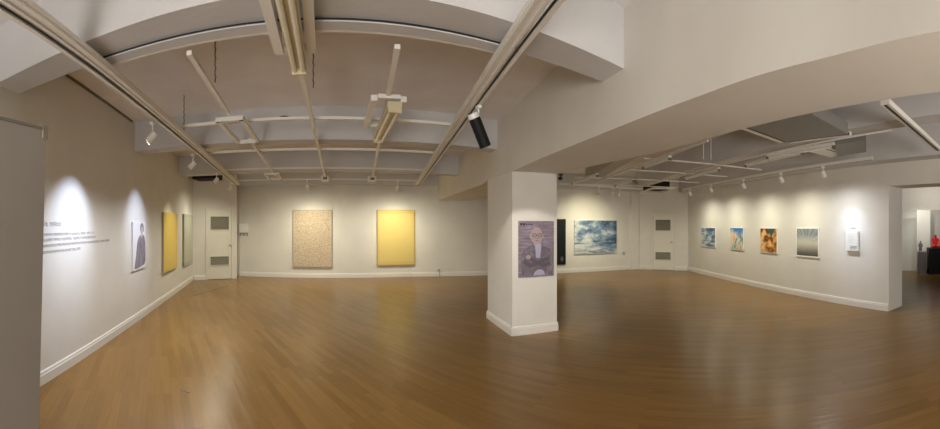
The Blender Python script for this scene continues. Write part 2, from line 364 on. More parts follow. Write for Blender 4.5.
def m_rays():
    m = mat('pale_rays', (0.4, 0.42, 0.42), 0.4); tc = N(m, 'ShaderNodeTexCoord')
    sp = N(m, 'ShaderNodeSeparateXYZ'); L(m, tc.outputs['Generated'], sp.inputs[0])
    x = math_n(m, 'SUBTRACT', sp.outputs[0], 0.5); z = math_n(m, 'SUBTRACT', sp.outputs[2], 0.45)
    an = math_n(m, 'ARCTAN2', x, z)
    cb = N(m, 'ShaderNodeCombineXYZ'); L(m, math_n(m, 'MULTIPLY', an, 2.2), cb.inputs[0])
    n = noise(m, cb.outputs[0], 2.4, 3, 0.6); n2 = noise(m, coords(m), 9, 5, 0.6)
    up = ramp(m, [(0.34, (0.09, 0.13, 0.17)), (0.5, (0.24, 0.29, 0.31)), (0.66, (0.52, 0.55, 0.53))], n.outputs[0])
    vz = ramp(m, [(0.0, (0.09, 0.09, 0.08)), (0.12, (0.15, 0.15, 0.13)), (0.30, (0.40, 0.38, 0.31)), (0.5, (0.62, 0.60, 0.50)), (0.62, (0.70, 0.68, 0.60))], sp.outputs[2])
    k = ramp(m, [(0.0, (0, 0, 0)), (0.45, (0, 0, 0)), (0.80, (1, 1, 1)), (1.0, (1, 1, 1))], sp.outputs[2])
    c = mixc(m, k.outputs[0], vz.outputs[0], up.outputs[0])
    c = mixc(m, 0.25, c, n2.outputs[0], 'OVERLAY'); L(m, c, bsdf(m).inputs['Base Color']); return m

M_SIDE = mat('canvas_edge', (0.30, 0.27, 0.20), 0.6)
M_FR = mat('thin_frame_grey', (0.30, 0.26, 0.20), 0.4)
M_FRG = mat('thin_frame_gold', (0.40, 0.29, 0.10), 0.4)
art(B0, 1.656, 2.807, 0.315, 1.991, 'painting', 'large painting densely speckled with red and cream in a thin frame on the back wall', 'painting', m_pink(), 0.05, M_FR)
art(B0, 4.133, 5.268, 0.359, 1.997, 'painting', 'large golden yellow painting on the back wall beside the speckled one', 'painting', m_gold('gold_paint', (0.66, 0.47, 0.12), (0.76, 0.60, 0.20), (0.84, 0.72, 0.36), (0.72, 0.53, 0.16)), 0.05, M_FRG)
art(LW, 8.918, 10.015, 0.600, 1.804, 'painting', 'golden yellow painting hung on the left wall', 'painting', m_gold('amber_paint', (0.62, 0.44, 0.09), (0.74, 0.56, 0.13), (0.80, 0.64, 0.20), (0.72, 0.53, 0.12)), 0.045, None, mside=M_SIDE)
art(LW, 10.68, 11.70, 0.54, 1.823, 'painting', 'pale silvery green painting on the left wall near the corner door', 'painting', m_gold('silver_paint', (0.40, 0.42, 0.34), (0.50, 0.52, 0.42), (0.58, 0.58, 0.48), (0.46, 0.48, 0.38)), 0.045, None, mside=M_SIDE)
art(B2, 2.654, 4.179, 0.600, 1.700, 'painting', 'wide blue and white stormy cloud painting on the far wall behind the column', 'painting', m_sea(), 0.045, None)
PG = 'small framed prints on the right wall'
art(RW, 0.95, 1.82, 0.880, 1.475, 'framed_print', 'blue and white cloudy print, farthest of the row on the right wall', 'print', m_sea('small_sea', 1.9, 3.0), 0.025, None, 0.014, M_WHITE, group=PG)
art(RW, 2.607, 3.229, 0.876, 1.480, 'framed_print', 'print with bright blue, green and orange burst on the right wall', 'print', m_blueburst(), 0.025, None, 0.012, M_WHITE, group=PG)
art(RW, 3.943, 4.569, 0.880, 1.478, 'framed_print', 'print of glowing orange and brown clouds with a dark green gap on the right wall', 'print', m_fire(), 0.025, None, 0.012, M_WHITE, group=PG)
art(RW, 5.20, 5.88, 0.865, 1.500, 'framed_print', 'grey and white print of rays over a pale plain on the right wall', 'print', m_rays(), 0.025, None, 0.03, M_WHITE, group=PG)

# white information board with its caption
p = wpt(RW, 6.743, 0); r = thing('information_board', 'thick white information board, brightly lit, nearest the opening on the right wall', 'sign', (p.x, p.y, 1.06), wang(RW))
bm = bmesh.new(); box(bm, -0.143, 0.143, -0.06, -0.001, 0, 0.375, bev=0.003); obj('board', bm, M_WHITE, r)
bm = bmesh.new()
for k in range(6):
    box(bm, -0.085+random.uniform(-.01, .01), 0.02+random.uniform(0, .07), -0.0615, -0.0603, 0.30-k*0.028, 0.304-k*0.028)
obj('text_lines', bm, mat('pale_text', (0.45, 0.47, 0.50), 0.5), r)
bm = bmesh.new(); random.seed(3)
for i in range(7):
    for j in range(3):
        box(bm, -0.03+i*0.022, -0.03+i*0.022+random.uniform(.010, .019), -0.0615, -0.0603, 0.03+j*0.024, 0.03+j*0.024+0.016)
obj('blue_grey_print', bm, mat('blue_grey_ink', (0.16, 0.24, 0.30), 0.5), r)
p = wpt(RW, 6.743, 0); r = thing('wall_caption', 'short dark caption strip above the white information board', 'caption', (p.x, p.y, 1.475), wang(RW))
bm = bmesh.new()
for i in range(6): box(bm, -0.06+i*0.02, -0.047+i*0.02, -0.003, -0.0005, 0, 0.022)
obj('letters', bm, M_TEXT, r)

# black hanging panel on the far wall beside the column
p = wpt(B2, 1.93, 0); r = thing('black_panel', 'tall black panel on the far wall, half hidden behind the column', 'panel', (p.x, p.y, 0.27), wang(B2))
bm = bmesh.new(); box(bm, -0.43, 0.43, -0.045, -0.001, 0, 1.47, bev=0.004); obj('board', bm, M_BLACK, r)
bm = bmesh.new(); plate(bm, ell(0.30, 0.19, 0.05, 0.08), -0.0455, 0.002); obj('pale_mark', bm, mat('faint_mark', (0.09, 0.09, 0.09), 0.6), r)

# portrait sheet with standing figure, left wall
p = wpt(LW, 7.605, 0); r = thing('portrait_poster', 'white poster of a standing person in a dark grey robe on the left wall', 'poster', (p.x, p.y, 0.83), wang(LW))
bm = bmesh.new(); box(bm, -0.31, 0.31, -0.022, -0.001, 0, 0.77); obj('sheet', bm, mat('poster_white', (0.80, 0.80, 0.82), 0.5), r)
def m_robe():
    m = mat('printed_robe', (0.15, 0.13, 0.15), 0.6); n = noise(m, coords(m, (14, 1, 2)), 2.0, 4, 0.6)
    q = ramp(m, [(0.35, (0.15, 0.135, 0.165)), (0.65, (0.36, 0.33, 0.38))], n.outputs[0]); L(m, q.outputs[0], bsdf(m).inputs['Base Color']); return m
MR = m_robe()
bm = bmesh.new(); plate(bm, [(-0.22, 0.03), (-0.12, 0.02), (0.0, 0.03), (0.14, 0.05), (0.24, 0.06), (0.29, 0.12), (0.295, 0.30), (0.28, 0.44), (0.24, 0.52), (0.19, 0.555), (0.13, 0.56), (0.09, 0.50), (0.04, 0.555), (-0.02, 0.53), (-0.08, 0.47), (-0.12, 0.36), (-0.16, 0.20)], -0.0225)
obj('printed_robe', bm, MR, r)
bm = bmesh.new(); plate(bm, [(0.05, 0.54), (0.10, 0.50), (0.15, 0.545), (0.14, 0.60), (0.08, 0.60)], -0.0245); plate(bm, ell(0.115, 0.65, 0.062, 0.072), -0.0225)
obj('printed_face', bm, mat('printed_skin', (0.55, 0.50, 0.50), 0.6), r)
bm = bmesh.new(); plate(bm, [(0.05, 0.60), (0.03, 0.67), (0.05, 0.73), (0.11, 0.757), (0.17, 0.74), (0.20, 0.68), (0.19, 0.60), (0.165, 0.61), (0.165, 0.67), (0.14, 0.70), (0.08, 0.69), (0.065, 0.64)], -0.0245)
obj('printed_hair', bm, mat('printed_hair', (0.24, 0.23, 0.27), 0.6), r)
bm = bmesh.new(); box(bm, -0.31, -0.295, -0.0235, -0.0222, 0.0, 0.77); obj('printed_edge', bm, mat('edge_grey', (0.35, 0.33, 0.34), 0.6), r)

# lettering on the left wall
p = wpt(LW, 5.0, 0); r = thing('wall_lettering', 'grey wall text, one heading over four lines, near end of left wall', 'lettering', (p.x, p.y, 0), wang(LW))
random.seed(11)
def glyphs(bm, x0, x1, z, h, wt):
    x = x0
    while x < x1:
        if random.random() < 0.16: x += h*0.6; continue
        k = random.choice((0, 1, 2, 3)); w_ = h*0.8
        def s(a, b, c, d): box(bm, x+a*w_, x+b*w_, -0.002, -0.0004, z+c*h, z+d*h)
        t = wt/h
        if k == 0: s(0, .55, .9-t, .9); s(0, t, .35, .9); s(.75, .75+t, .1, 1); s(.1, .7, 0, t)
        elif k == 1: s(0, .9, .5, .5+t); s(.3, .3+t, .5, 1); s(.15, .75, 0, t); s(.15, .15+t, 0, .35); s(.75, .75+t, 0, .35)
        elif k == 2: s(0, .5, .95-t, .95); s(.5-t, .5, .45, .95); s(0, .5, .45, .45+t); s(.8, .8+t, 0, 1); s(.8, 1, .6, .6+t)
        else: s(.1, .8, .9, .9+t); s(.1, .1+t, .55, .9); s(.8, .8+t, .55, .9); s(0, 1, .3, .3+t); s(.45, .45+t, 0, .3)
        x += h
bm = bmesh.new(); glyphs(bm, -0.08, 0.33, 1.538, 0.042, 0.007); obj('heading', bm, M_TEXT, r)
for z, xe in ((1.440, 1.05), (1.388, 1.12), (1.330, 1.50), (1.265, 0.72)):
    bm = bmesh.new(); glyphs(bm, -0.1, xe, z, 0.028, 0.0042); obj('text_line', bm, M_TEXT, r)

# poster on the column
cw = (COL[0], COL[1]); a_, u_, l_ = wframe(cw); p = wpt(cw, 0.363, 0)
r = thing('portrait_poster', 'purple-grey poster of a bald person in glasses with arms crossed, on the column', 'poster', (p.x, p.y, 0.811), wang(cw))
def m_post():
    m = mat('purple_print', (0.25, 0.2, 0.3), 0.5)
    n = noise(m, coords(m, (5, 1, 60)), 1.0, 4, 0.7); n2 = noise(m, coords(m), 5, 3)
    q = ramp(m, [(0.35, (0.16, 0.125, 0.175)), (0.55, (0.26, 0.215, 0.28)), (0.72, (0.46, 0.41, 0.48))], n.outputs[0])
    L(m, mixc(m, 0.35, q.outputs[0], n2.outputs[0], 'OVERLAY'), bsdf(m).inputs['Base Color']); return m
bm = bmesh.new(); box(bm, -0.275, 0.275, -0.014, -0.001, 0, 0.796); obj('sheet', bm, m_post(), r)
def m_suit():
    m = mat('printed_suit', (0.15, 0.13, 0.16), 0.6); n = noise(m, coords(m, (9, 1, 5)), 2.2, 5, 0.65, 1.0)
    q = ramp(m, [(0.35, (0.12, 0.10, 0.125)), (0.55, (0.19, 0.16, 0.195)), (0.75, (0.33, 0.28, 0.33))], n.outputs[0]); L(m, q.outputs[0], bsdf(m).inputs['Base Color']); return m
MS = m_suit()
bm = bmesh.new(); plate(bm, [(-0.22, 0.02), (0.25, 0.02), (0.262, 0.18), (0.25, 0.33), (0.20, 0.40), (0.12, 0.435), (0.06, 0.47), (-0.03, 0.47), (-0.10, 0.44), (-0.18, 0.40), (-0.225, 0.33), (-0.24, 0.18)], -0.0145); obj('printed_jacket', bm, MS, r)
bm = bmesh.new(); plate(bm, [(-0.01, 0.27), (0.055, 0.27), (0.075, 0.46), (0.02, 0.48), (-0.025, 0.46)], -0.0165)
plate(bm, [(-0.05, 0.02), (0.13, 0.02), (0.12, 0.07), (0.08, 0.10), (0.02, 0.10), (-0.03, 0.07)], -0.0165); obj('printed_shirt', bm, mat('printed_shirt', (0.42, 0.40, 0.55), 0.6), r)
bm = bmesh.new()
for q in ([(-0.21, 0.20), (-0.10, 0.13), (0.10, 0.20), (0.21, 0.24), (0.20, 0.28), (0.08, 0.26), (-0.08, 0.19), (-0.19, 0.26)], [(0.22, 0.17), (0.10, 0.13), (-0.08, 0.22), (-0.14, 0.30), (-0.10, 0.31), (-0.02, 0.24), (0.12, 0.18), (0.20, 0.22)]): plate(bm, q, -0.0168-0.001*(q[0][0] > 0))
obj('printed_sleeves', bm, mat('printed_sleeves', (0.115, 0.095, 0.12), 0.6), r)
skin = mat('printed_skin_tone', (0.42, 0.33, 0.34), 0.6)
bm = bmesh.new()
plate(bm, ell(0.0, 0.585, 0.092, 0.122, 28), -0.0165); plate(bm, [(-0.045, 0.49), (-0.035, 0.44), (0.03, 0.42), (0.07, 0.45), (0.06, 0.50)], -0.0163)
plate(bm, ell(-0.095, 0.575, 0.014, 0.03, 12), -0.0164); plate(bm, ell(0.095, 0.575, 0.014, 0.03, 12), -0.0164); plate(bm, ell(-0.125, 0.285, 0.035, 0.03, 14), -0.0187)
obj('printed_head', bm, skin, r)
bm = bmesh.new()
for cx in (-0.036, 0.05):
    o_, i_ = ell(cx, 0.59, 0.036, 0.03, 24), ell(cx, 0.59, 0.029, 0.023, 24)
    for k in range(24): plate(bm, [o_[k], o_[(k+1) % 24], i_[(k+1) % 24], i_[k]], -0.0190)
plate(bm, [(-0.002, 0.593), (0.015, 0.593), (0.015, 0.599), (-0.002, 0.599)], -0.0190)
plate(bm, ell(0.05, 0.59, 0.012, 0.006, 10), -0.0190); plate(bm, ell(-0.036, 0.59, 0.012, 0.006, 10), -0.0190)
plate(bm, [(-0.02, 0.515), (0.035, 0.515), (0.03, 0.521), (-0.015, 0.521)], -0.0190); plate(bm, [(0.0, 0.548), (0.02, 0.545), (0.024, 0.552), (0.008, 0.556)], -0.0190)
obj('printed_glasses_and_features', bm, mat('printed_dark', (0.05, 0.035, 0.04), 0.6), r)
bm = bmesh.new(); random.seed(5); x = -0.25
for wd_ in (0.04, 0.036, 0.02, 0.026, 0.026, 0.03):
    big = wd_ > 0.031; box(bm, x, x+wd_*0.85, -0.0165, -0.0142, 0.735 if big else 0.742, 0.768 if big else 0.756); x += wd_+0.004
obj('printed_title', bm, mat('title_ink', (0.035, 0.025, 0.05), 0.6), r)

# intercom box, outlet, switch, sensor
p = wpt(B0, 0.165, 0); r = thing('control_box', 'small white wall box with three hooks below, beside the left corner door', 'box', (p.x, p.y, 1.32), wang(B0))
bm = bmesh.new(); box(bm, -0.14, 0.14, -0.07, -0.001, 0, 0.267, bev=0.006); obj('housing', bm, M_WHITE, r)
bm = bmesh.new(); box(bm, -0.12, 0.12, -0.074, -0.0705, 0.02, 0.245, bev=0.002); obj('cover', bm, M_WHITE, r)
hk = None
for x in (-0.1, 0.0, 0.1):
    if hk is None:
        bm = bmesh.new(); cyl(bm, (0, -0.001, -0.03), (0, -0.03, -0.05), 0.012, seg=12); cyl(bm, (0, -0.03, -0.045), (0, -0.032, -0.105), 0.016, 0.010, seg=12); hk = obj('hook', bm, M_DUCT, r, True); hk.location.x = x
    else:
        h2 = hk.copy(); C.objects.link(h2); h2.parent = r; h2.location.x = x
p = wpt(B1, 0.765, 0); r = thing('wall_outlet', 'small grey outlet with a plug low on the back wall right of the golden painting', 'outlet', (p.x, p.y, 0.17), wang(B1))
bm = bmesh.new(); box(bm, -0.06, 0.06, -0.022, -0.001, 0, 0.085, bev=0.004); obj('plate', bm, M_DOOR, r)
bm = bmesh.new(); cyl(bm, (0.03, -0.022, 0.04), (0.03, -0.06, 0.04), 0.017, seg=14)
for a, b in (((0.03, -0.05, 0.04), (0.045, -0.06, -0.05)), ((0.045, -0.06, -0.05), (0.05, -0.05, -0.1665))): cyl(bm, a, b, 0.006, seg=8)
obj('plug', bm, M_GREY, r)
p = wpt(B2, 4.478, 0); r = thing('light_switch', 'small grey socket plate on the far wall right of the blue painting', 'switch', (p.x, p.y, 0.51), wang(B2))
bm = bmesh.new(); box(bm, -0.04, 0.04, -0.012, -0.001, 0, 0.10, bev=0.003); obj('plate', bm, M_DUCT, r)
bm = bmesh.new(); box(bm, -0.015, 0.015, -0.018, -0.0125, 0.03, 0.07, bev=0.002); obj('rocker', bm, M_WHITE, r)
r = thing('security_camera', 'small black camera under the beam at the column corner', 'camera', (3.20, 4.09, HS), 0.3)
bm = bmesh.new(); cyl(bm, (0, 0, 0), (0, 0, -0.03), 0.03); cyl(bm, (0, 0, -0.03), (0, 0, -0.05), 0.012); obj('mount', bm, M_BLACK, r)
bm = bmesh.new(); cyl(bm, (-0.05, -0.02, -0.075), (0.05, 0.03, -0.06), 0.028); obj('body', bm, M_BLACK, r, False)

# ------------------------------------------------------------------ partition at the left edge
r = thing('partition_panel', 'tall grey-beige partition panel standing at the left edge of view', 'panel', (-1.5, 1.0, 0), 0)
bm = bmesh.new()
yt, yb = 0.468, 0.398
vs = box(bm, -0.03, 0.03, -1.5, yt, 0.0, 2.10)
for v in vs:
    if v.co.y > 0 and v.co.z < 1: v.co.y = yb
obj('board', bm, M_PARTITION, r)
bm = bmesh.new(); box(bm, -0.036, 0.036, -1.5, yt+0.006, 2.1005, 2.116); obj('top_strip', bm, M_DUCT, r)
bm = bmesh.new(); box(bm, -0.038, 0.038, yt-0.03, yt+0.010, 2.05, 2.13, bev=0.004); obj('corner_bracket', bm, M_SLAT, r)

# ------------------------------------------------------------------ ceiling rails and tracks
def rail(label, a, b, w=0.045, h=0.05, slot=False, name='ceiling_rail', cat='rail', group='white ceiling rails', edge=False):
    a, b = Vector(a), Vector(b); t = thing(name, label, cat, tuple((a+b)/2), 0, group); c = (a+b)/2
    bm = bmesh.new(); bar(bm, a-c, b-c, w, h)
    obj('channel', bm, M_BEAM if edge else M_RAIL, t)
    if edge:
        o_ = Vector((0, w/2+0.012, 0.0)); bm = bmesh.new(); bar(bm, a-c+o_, b-c+o_, 0.022, 0.02); obj('lip', bm, M_RAIL, t)
        o_ = Vector((0, -w/2-0.005, 0.008)); bm = bmesh.new(); bar(bm, a-c+o_, b-c+o_, 0.008, 0.008); obj('cable', bm, M_SLOT, t)
    if slot:
        bm = bmesh.new(); d = Vector((0, 0, -0.003)); bar(bm, a-c+d, b-c+d, w*0.32, 0.0025); obj('slot', bm, M_SLOT, t)
    return t
def track(label, a, b, lat):
    """main lighting track: wide pan, raised rib and slotted rail"""
    a, b = Vector(a), Vector(b); c = (a+b)/2; t = thing('lighting_track', label, 'track', tuple(c)); a, b = a-c, b-c
    s = Vector((-(b-a).y, (b-a).x, 0)).normalized()*lat
    bm = bmesh.new(); bar(bm, a+s*0.055, b+s*0.055, 0.085, 0.03); obj('pan', bm, M_RAIL, t)
    for off, mm in ((0.085, M_RAIL), (0.035, M_RAIL)):
        bm = bmesh.new(); bar(bm, a+s*off+Vector((0, 0, -0.014)), b+s*off+Vector((0, 0, -0.014)), 0.014, 0.0135); obj('rib', bm, mm, t)
    bm = bmesh.new(); bar(bm, a-s*0.026+Vector((0, 0, -0.014)), b-s*0.026+Vector((0, 0, -0.014)), 0.026, 0.044); t_r = obj('rail', bm, M_RAIL, t)
    bm = bmesh.new(); bar(bm, a-s*0.004+Vector((0, 0, -0.006)), b-s*0.004+Vector((0, 0, -0.006)), 0.012, 0.0055); obj('slot', bm, M_SLOT, t_r)
    return t
track('long white lighting track running above the left wall', (-0.994, -2.0, 2.62), (-2.33, 9.1, 2.62), -1)
track('long white lighting track beside the deep beam in the left hall', (0.39, -2.0, 2.62), (2.467, 9.1, 2.62), 1)
rail('short white ceiling rail between the left track and the near fluorescent lamp', (-0.87, 2.16, 2.665), (-0.965, 3.47, 2.665), 0.035, 0.03)
rail('short white ceiling rail leading on from the rectangular frame to the back', (-0.98, 4.56, 2.66), (-1.17, 8.9, 2.66), 0.035, 0.03)
rail('long white ceiling rail running back from the near fluorescent lamp', (-0.18, 2.45, 2.66), (0.0, 8.3, 2.66), 0.038, 0.03)
rail('long white ceiling rail passing the far fluorescent lamp', (0.455, 2.2, 2.665), (1.12, 8.3, 2.665), 0.038, 0.03)
for x0, x1, y, ds in ((-1.5, 1.19, 2.04, 'nearest cross rail, along the first big beam'), (-1.69, 1.46, 3.85, 'cross rail midway before the second beam'),
                      (-1.88, 1.77, 5.42, 'cross rail just beyond the second beam'), (-2.08, 2.10, 7.2, 'cross rail before the third beam'), (-2.3, 2.4, 8.98, 'farthest cross rail, near the back wall')):
    rail('white '+ds, (x0, y, 2.695), (x1, y, 2.695), 0.09 if y < 3 else 0.04, 0.02 if y < 3 else 0.03, edge=(y < 3))
def loop(label, pts, z, w=0.04, h=0.045):
    c = Vector((sum(p[0] for p in pts)/4, sum(p[1] for p in pts)/4, z)); t = thing('ceiling_frame', label, 'frame', tuple(c))
    for i in range(4):
        a = Vector((*pts[i], z))-c; b = Vector((*pts[(i+1) % 4], z))-c; e = (b-a).normalized()*w/2
        bm = bmesh.new(); bar(bm, a-e, b+e, w, h); obj('side', bm, M_RAIL, t)
loop('white rectangular ceiling frame above the speckled painting side', [(-1.09, 3.50), (-0.84, 3.50), (-0.86, 4.5), (-1.12, 4.5)], 2.61)
loop('small white ceiling frame far back, left of the back paintings', [(-1.25, 7.35), (-0.98, 7.35), (-1.02, 8.2), (-1.28, 8.2)], 2.60)

# twin fluorescent lamps
def fluor(label, a, b, hwid=0.05, tw=0.027, group='yellowed fluorescent lamps'):
    a, b = Vector((*a, 0)), Vector((*b, 0)); c = (a+b)/2; l = (b-a).length; z0 = 2.55
    t = thing('fluorescent_lamp', label, 'lamp', (c.x, c.y, z0), math.atan2(b.y-a.y, b.x-a.x)-PI/2)
    bm = bmesh.new(); prism(bm, [(-hwid, -l/2), (hwid, -l/2), (hwid, l/2), (-hwid, l/2)], 0.02, 0.075); obj('housing', bm, M_CREAM, t)
    for x in (-tw, tw):
        bm = bmesh.new(); cyl(bm, (x, -l/2+0.03, 0.002), (x, l/2-0.03, 0.002), 0.015, seg=14); obj('tube', bm, M_TUBE, t, False)
    for y in (-l/2+0.015, l/2-0.015):
        bm = bmesh.new(); box(bm, -hwid*0.9, hwid*0.9, y-0.014, y+0.014, -0.02, 0.0195); obj('end_cap', bm, M_CREAM, t)
    return t
fluor('yellowed fluorescent lamp nearest the viewer between two white side rails', (-0.185, 0.95), (-0.17, 2.33))
fluor('yellowed twin fluorescent lamp farther back on the right-hand ceiling rail', (0.605, 3.03), (0.64, 4.2), 0.065, 0.036)
def sides(label, xs, y0, y1, z, cy=None, tilt=0.0):
    c = (sum(xs)/2, (y0+y1)/2); t = thing('lamp_frame', label, 'frame', (c[0], c[1], z), tilt)
    for x in xs:
        bm = bmesh.new(); prism(bm, [(x-c[0]-0.028, y0-c[1]), (x-c[0]+0.028, y0-c[1]), (x-c[0]+0.028, y1-c[1]), (x-c[0]-0.028, y1-c[1])], 0, 0.05); obj('side', bm, M_RAIL, t)
    for y in (y0, y1):
        bm = bmesh.new(); prism(bm, [(xs[0]-c[0]+0.03, y-c[1]-0.03), (xs[1]-c[0]-0.03, y-c[1]-0.03), (xs[1]-c[0]-0.03, y-c[1]+0.03), (xs[0]-c[0]+0.03, y-c[1]+0.03)], 0.016, 0.05); obj('end', bm, M_RAIL, t)
sides('white open frame around the nearest fluorescent lamp', (-0.29, -0.085), 0.9, 2.24, 2.632)
sides('white open frame around the farther fluorescent lamp', (0.44, 0.70), 3.05, 3.95, 2.632, tilt=-0.03)
for x, y, ds in ((0.0, 8.45, 'left'), (1.12, 8.45, 'right')):
    r = thing('junction_box', 'small pale box on the far ceiling, %s end of the %s rail' % ('back', 'centre' if x == 0 else 'right-hand'), 'box', (x, y, 2.60))
    bm = bmesh.new(); box(bm, -0.09, 0.09, -0.12, 0.12, 0, 0.11, bev=0.006); obj('housing', bm, M_RAIL, r)
    bm = bmesh.new(); box(bm, -0.045, 0.045, -0.125, -0.1205, 0.02, 0.08); obj('opening', bm, M_GREY, r)

def chain(label, x, y, z0, z1):
    bm = bmesh.new(); n_ = int((z1-z0)/0.035)
    for k in range(n_):
        z = z0+(z1-z0)*k/n_; d = 0.006 if k % 2 else 0
        cyl(bm, (d, 0, z-z0), (-d+0.002, d, z-z0+(z1-z0)/n_*0.98), 0.006, seg=6)
    o = obj('hanging_chain', bm, M_GREY); o.location = (x, y, z0); tag(o, label, 'chain', 'thin chains hanging from the ceiling')
chain('thin dark chain hanging above the left track, near the left wall', -1.70, 4.05, 2.66, 3.16)
chain('thin dark chain hanging left of the near fluorescent lamp', -0.88, 2.75, 2.71, 3.16)
chain('thin dark chain hanging just behind the near fluorescent lamp', -0.10, 3.0, 2.71, 3.16)

# ------------------------------------------------------------------ track spotlights
WARM = (1.0, 0.89, 0.54); COOL = (0.62, 0.73, 1.0); NEUT = (1.0, 0.93, 0.82)
def lamp(loc, tgt, power, ang, col, blend=0.7, size=0.02, name='spot'):
    ld = bpy.data.lights.new(name, 'SPOT'); ld.energy = power; ld.spot_size = math.radians(ang); ld.spot_blend = blend
    ld.color = col; ld.shadow_soft_size = size
    o = bpy.data.objects.new(name, ld); C.objects.link(o); o.location = loc
    o.rotation_euler = (Vector(tgt)-Vector(loc)).to_track_quat('-Z', 'Y').to_euler(); return o
def spot(label, p, tgt, ztop, power, ang, col, sc=1.0, blend=0.7, group='track spotlights', black=False, ln=0.12, light=True, aim=None, wide_fill=None):
    """p = pivot of the head; stem goes up to ztop"""
    t = thing('track_spotlight', label, 'spotlight', p, 0, group); d = (Vector(aim or tgt)-Vector(p)).normalized()
    rr = 0.036*sc; mw = M_WHITE
    bm = bmesh.new(); box(bm, -0.018, 0.018, -0.03, 0.03, ztop-p[2]-0.03, ztop-p[2]-0.001, bev=0.003); cyl(bm, (0, 0, 0.0), (0, 0, ztop-p[2]-0.03), 0.008, seg=10); cyl(bm, (0, 0, -0.005), (0, 0, 0.02), 0.016, seg=12)
    obj('stem', bm, mw, t)
    bm = bmesh.new(); a = -d*ln*0.35; b = d*ln*0.65
    if black:
        cyl(bm, a, b, rr, seg=24); t_b = obj('body', bm, M_BLACK, t)
        bm = bmesh.new(); cyl(bm, a-d*0.045, a-d*0.001, rr*0.95, seg=24); obj('rear_cap', bm, M_WHITE, t)
    else:
        cyl(bm, a, b, rr*0.9, rr, seg=24); t_b = obj('body', bm, mw, t)
    bm = bmesh.new(); cyl(bm, b+d*0.0005, b+d*0.004, rr*0.82, seg=24); obj('lens', bm, M_DUCT, t_b)
    if light:
        lamp(Vector(p)+d*(ln*0.65+0.02), tgt, power, ang, col, blend)
        # added wide fill lamp at each head, lifts the ambient light of the halls
        tt = Vector(tgt); toward_room = p[0] < -1.5 and p[1] < 8
        st = (p[0]+0.7, p[1], 0.0) if toward_room else (tt.x*0.45+p[0]*0.55, tt.y*0.45+p[1]*0.55, 0.0)
        lamp(Vector(p)+d*(ln*0.65+0.03), st, wide_fill or WIDE_FILL, 170, (0.96, 0.97, 1.0) if col is COOL else SPCOL, 1.0, 0.04, 'wide_fill')
    return t
WIDE_FILL = 56; SPCOL = (1.0, 0.95, 0.76)
def onw(w, s, z, off=0.0):
    q = wpt(w, s, off); return (q.x, q.y, z)
K = 0.13
spot('white spotlight on the left track aimed at the wall text', (-1.70, 3.22, 2.46), onw(LW, 5.52, 1.50), 2.605, 330*K, 58, COOL, 1.15, 1.0, wide_fill=62)
spot('white spotlight on the left track aimed at the robed portrait', (-1.93, 4.95, 2.46), onw(LW, 7.52, 1.55), 2.605, 190*K, 58, COOL, 1.1, 1.0, wide_fill=52)
spot('white spotlight on the left track aimed at the yellow painting', (-2.16, 6.85, 2.47), onw(LW, 9.46, 1.3), 2.605, 120*K, 60, WARM, 1.1, 1.0, wide_fill=30)
spot('white spotlight at the far end of the left track', (-2.33, 8.55, 2.48), onw(LW, 11.2, 1.3), 2.605, 60*K, 64, WARM, 1.1, 1.0, wide_fill=30)
spot('small dark spotlight above the speckled painting', (-0.45, 8.98, 2.52), onw(B0, 2.23, 1.35), 2.70, 170*K, 66, WARM, 1.2, 1.0)
spot('small dark spotlight above the golden painting', (1.86, 8.98, 2.52), onw(B0, 4.70, 1.35), 2.70, 190*K, 66, WARM, 1.2, 1.0)
spot('large black spotlight hanging from the right track before the column', (1.31, 2.84, 2.40), (2.86, 4.20, 0.95), 2.603, 330*K, 42, NEUT, 1.45, 0.35, black=True, ln=0.26, wide_fill=4, aim=(1.72, 2.92, 1.6))
rail('white rail over the blue painting at the far end of the right hall', (5.9, 7.6, 2.64), (8.6, 6.9, 2.64), 0.04)
for x, lab, pw in ((7.10, 'leftmost', 180), (7.55, 'middle', 0), (7.78, 'rightmost', 0)):
    y = 7.6-(x-5.9)*0.7/2.7
    spot('small spotlight over the blue painting, %s of the three' % lab, (x, y, 2.47), onw(B2, 3.0 if pw else 3.8, 1.6), 2.64, pw*K, 80, WARM, 1.1, 1.0, light=bool(pw))
HR = [((8.75, 5.28, 2.47), 1.38, 'farthest on the right-hall track', 70, WARM), ((8.13, 4.27, 2.47), 2.9, 'over the blue and orange print', 80, WARM), ((7.39, 3.06, 2.45), 4.25, 'over the orange cloud print', 80, WARM),
      ((6.72, 1.98, 2.46), 5.55, 'over the grey ray print', 70, WARM), ((6.14, 1.04, 2.46), 6.74, 'over the white information board', 150, COOL)]
for p_, s, ds, pw, cl in HR:
    spot('white spotlight '+ds, p_, onw(RW, s, 1.25), 2.58, pw*(1.0 if cl is COOL else 0.5)*K, 56 if cl is COOL else 60, cl, 1.2, 1.0, wide_fill=22)
rail('long white lighting track in the right hall along the right wall', (9.0, 5.69, 2.58), (5.6, 0.16, 2.58), 0.04, 0.05, True, 'lighting_track', 'track')

